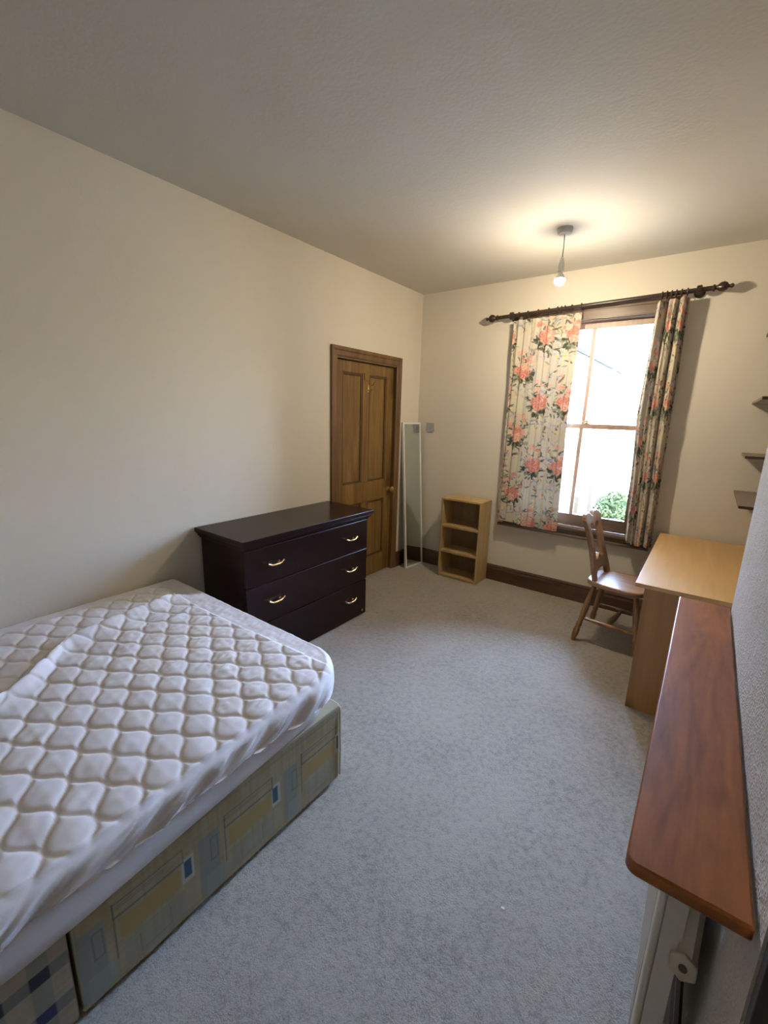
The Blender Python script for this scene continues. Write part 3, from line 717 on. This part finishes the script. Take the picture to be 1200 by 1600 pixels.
# back: one shaped board with keyhole openings, leaning backwards
def back_board():
    # left half outline (u negative) bottom to top; u across, v up from the seat
    outer = [(-.165,0),(-.163,.06),(-.150,.14),(-.138,.22),(-.136,.30),(-.148,.37),(-.158,.40),(-.162,.425),(-.150,.448),(-.125,.466),(-.092,.474),(-.060,.472),(-.032,.460),(-.012,.446),(0,.440)]
    inner = [(-.112,0),(-.108,.055)]
    bm = bmesh.new()
    full = outer + [(-u, v) for u, v in outer[-2::-1]]
    arch = [(.112,0),(.108,.04),(.08,.058),(.04,.066),(0,.068),(-.04,.066),(-.08,.058),(-.108,.04),(-.112,0)]
    hole = [(-.082,.145),(-.050,.140),(-.028,.150),(-.012,.166),(0,.172),(.012,.166),(.028,.150),(.050,.140),(.082,.145),(.074,.22),(.074,.30),(.084,.355),(.082,.385),(.064,.398),(.036,.390),(.016,.372),(0,.362),(-.016,.372),(-.036,.390),(-.064,.398),(-.082,.385),(-.084,.355),(-.074,.30),(-.074,.22)]
    ov = full + arch[0:]           # outer loop: up the left, over the top, down the right, back under the arch
    t = .030
    def lean(u, v, d_): return (-.150 - .235*v - .10*v*v + d_ + .06*u*u*4, u, SZ + v*.985)
    loops = [ov, hole]; es = []
    for lp in loops:
        vs_ = [bm.verts.new((0, u, v)) for u, v in lp]
        es += [bm.edges.new((vs_[i], vs_[(i+1) % len(vs_)])) for i in range(len(vs_))]
    r_ = bmesh.ops.triangle_fill(bm, use_beauty=True, use_dissolve=False, edges=es)
    fc = [f for f in bm.faces]
    ex_ = bmesh.ops.extrude_face_region(bm, geom=fc)
    nv = {v for v in ex_['geom'] if isinstance(v, bmesh.types.BMVert)}
    for v in bm.verts:
        v.co = lean(v.co.y, v.co.z, t if v in nv else 0)
    bmesh.ops.recalc_face_normals(bm, faces=bm.faces)
    m_ = MB(); bm.verts.index_update(); m_.v = [tuple(v.co) for v in bm.verts]; m_.f = [tuple(v.index for v in f.verts) for f in bm.faces]; bm.free()
    return m_
build('backrest', back_board(), M['chair'], cr, local=True, bevel=.004)

# ------------------------------------------------------------------ mantel shelf, radiator, alcove shelves
tag(build('mantel_shelf', MB().prism(rpoly(2.492, XB-.006, -3.248, -1.912, [.004,.004,.004,.018]), 'z', .876, .900), M['mantel'], bevel=.004, smooth=True), 'long reddish brown varnished shelf fixed above the radiator', 'shelf')
rad = empty('radiator', (2.60, -2.55, 0)); tag(rad, 'white panel radiator with a hexagonal end plug below the long brown shelf', 'radiator')
RY0, RY1, RZ0, RZ1 = -3.035, -2.02, .14, .735
build('front_panel', MB().prism(rpoly(2.556, 2.570, RY0, RY1, .006), 'z', RZ0, RZ1), M['rad'], rad, smooth=True)
for i in range(24):
    yy = RY0+.045+i*.040
    build('flute', MB().prism([(2.557, yy), (2.557, yy+.020), (2.5535, yy+.016), (2.5535, yy+.004)], 'z', RZ0+.05, RZ1-.05), M['rad'], rad)
for yy in (RY0, RY1-.004): build('end_cover', MB().box(2.570, 2.606, yy, yy+.004, RZ0+.02, RZ1-.004), M['rad'], rad, bevel=.0015)
build('convector_fins', MB().box(2.572, 2.600, RY0+.02, RY1-.02, RZ0+.03, RZ1-.03), M['rad'], rad)
def hexp(cx, cz, r): return [(cx + r*math.cos(math.radians(60*i+12)), cz + r*math.sin(math.radians(60*i+12))) for i in range(6)]
build('riser_pipe', MB().tube([(2.615, -3.028, .515), (2.612, -2.99, .66), (2.610, -2.95, .82)], .023, 6), M['radcap'], rad)
pl = build('end_plug', MB().lathe([(0,.026),(.024,.026)], (2.615, -3.030, .522), (-.05,-1,.35), 6), M['radcap'], rad, bevel=.003); tag(pl, 'cream hexagonal plug with a round hole')
pd = Vector((-.05,-1,.35)).normalized()
build('plug_hole', MB().lathe([(0,.0075),(.001,.0075),(.0012,.005)], Vector((2.615, -3.030, .522)) + pd*.024, pd, 14), M['hole'], pl)
for y in (-2.65, -2.15): build('wall_bracket', MB().box(2.604, XB-.001, y, y+.03, .25, .55), M['rad'], rad)
vb = MB().lathe([(0,.012),(.05,.012)], (2.60, RY1+.05, .13), (0,-1,0), 12).lathe([(0,.016),(.012,.018),(.055,.015),(.06,.004)], (2.60, RY1+.05, .12), (0,0,1), 14)
build('valve', vb, M['plastic'], rad, smooth=True)
build('pipe', MB().tube([(2.60, RY1+.05, 0), (2.60, RY1+.05, .12)], .0075, 10), M['radcap'], rad, smooth=True)

for i, (z, y0, lab) in enumerate([(1.121, -.756, 'lowest short wooden alcove shelf, just above the desk'), (1.386, -.42, 'second short wooden alcove shelf up from the desk'),
                             (1.727, -.80, 'third short wooden alcove shelf up, level with the window catch'), (2.158, -.80, 'topmost short wooden alcove shelf near the curtain pole height')]):
    sh = empty('alcove_shelf', (2.815, y0/2, z)); tag(sh, lab, 'shelf', 'alcove shelves')
    build('board', MB().box(2.680, XR, y0+.006, -.002, z-.016, z), M['shelf'], sh, bevel=.001)
    build('end_edge', MB().box(2.682, XR, y0, y0+.006, z-.016, z), M['shelfend'], sh)
    build('batten', MB().box(2.90, XR, y0+.03, -.002, z-.045, z-.016), M['shelf'], sh)
tag(build('shade_stand_in_board', MB().box(XB+.002, XR, YB0-.030, YB0-.006, 0, 2.0), M['panel'], bevel=.002), 'made-up dark brown board standing in for shade on the near face of the chimney breast', 'panel')  # added board: its dark colour stands in for shade on the breast's near face
sc = MB().prism([(2.180,-2.790),(2.192,-2.788),(2.190,-2.782),(2.182,-2.783)], 'z', 0.0, .003)
tag(build('paper_scrap', sc, M['paper']), 'tiny white paper scrap lying on the grey carpet in front of the radiator', 'scrap')

# ------------------------------------------------------------------ outside the window
GZ = -3.0
o = struct('ground', MB().box(-12, 12, .5, 30, GZ-.2, GZ), M['ground'])
hs = empty('neighbour_house', (-1.5, 6, GZ)); tag(hs, 'pale rendered house wing with a grey slate roof outside the window', 'building')
build('wall', MB().box(-3.5, .30, 2.2, 9.6, GZ, 2.78), M['render'], hs)
build('brick_wall', MB().box(.30, .36, 2.2, 7.6, GZ, 1.15), M['brick'], hs)
build('roof', MB().prism([(.42,2.86),(.10,3.17),(-3.6,3.17),(-3.6,2.80),(.42,2.80)][::-1], 'y', 2.0, 10.0), M['slate'], hs)
build('gutter', MB().tube([(.40, 2.0, 2.80), (.40, 10.1, 2.80)], .05, 10), M['gutter'], hs, smooth=True)
build('downpipe', MB().tube([(.40, 7.85, 2.78), (.40, 7.85, GZ)], .035, 10), M['white'], hs, smooth=True)
wf = build('window_frame', MB().box(.30, .34, 8.6, 9.2, .6, 1.5), M['white'], hs); build('pane', MB().box(.34, .345, 8.65, 9.15, .65, 1.45), M['dark'], wf)
h2 = empty('far_house', (2, 17, GZ)); tag(h2, 'white house wall far beyond the garden bush', 'building')
build('wall', MB().box(-2, 7, 16, 20, GZ, 1.9), M['render'], h2)
wf = build('window_frame', MB().box(.0, .5, 15.94, 16, -.75, -.15), M['white'], h2); build('pane', MB().box(.05, .45, 15.93, 15.94, -.70, -.20), M['dark'], wf)
fn = empty('garden_fence', (.9, 5.5, GZ)); tag(fn, 'tan close boarded garden fence below the neighbouring wing', 'fence')
for i in range(18):
    yb = 4.2 + i*.15
    build('board', MB().box(.40, .42, yb, yb+.14, GZ, .05 - .004*i), M['fencewood'], fn)
for yb in (4.2, 5.5, 6.8): build('post', MB().box(.42, .50, yb, yb+.08, GZ, .02), M['fencewood'], fn)
bu = empty('garden_bush', (1.25, 5.2, GZ)); tag(bu, 'leafy green bush growing in the garden outside', 'bush')
build('trunk', MB().tube([(1.25,5.2,GZ),(1.28,5.2,-1.2),(1.22,5.2,-.3)], [.07,.05,.03], 8), M['bark'], bu, smooth=True)
lm = MB(); rs = random.Random(4)
for i in range(2600):
    while True:
        p = Vector((rs.uniform(-1,1), rs.uniform(-1,1), rs.uniform(-1,1)))
        if .25 < p.length < 1: break
    c = Vector((1.25 + p.x*.44, 5.2 + p.y*.44, -.26 + p.z*.55)); l_ = rs.uniform(.035, .065)
    u_ = Vector((rs.uniform(-1,1), rs.uniform(-1,1), rs.uniform(-1,1))).normalized(); w_ = u_.orthogonal().normalized()
    lm.add([c-u_*l_, c+w_*l_*.4, c+u_*l_, c-w_*l_*.4], [(0,1,2,3)])
fo = build('foliage', lm, M['leaf'], bu); fo['kind'] = 'stuff'
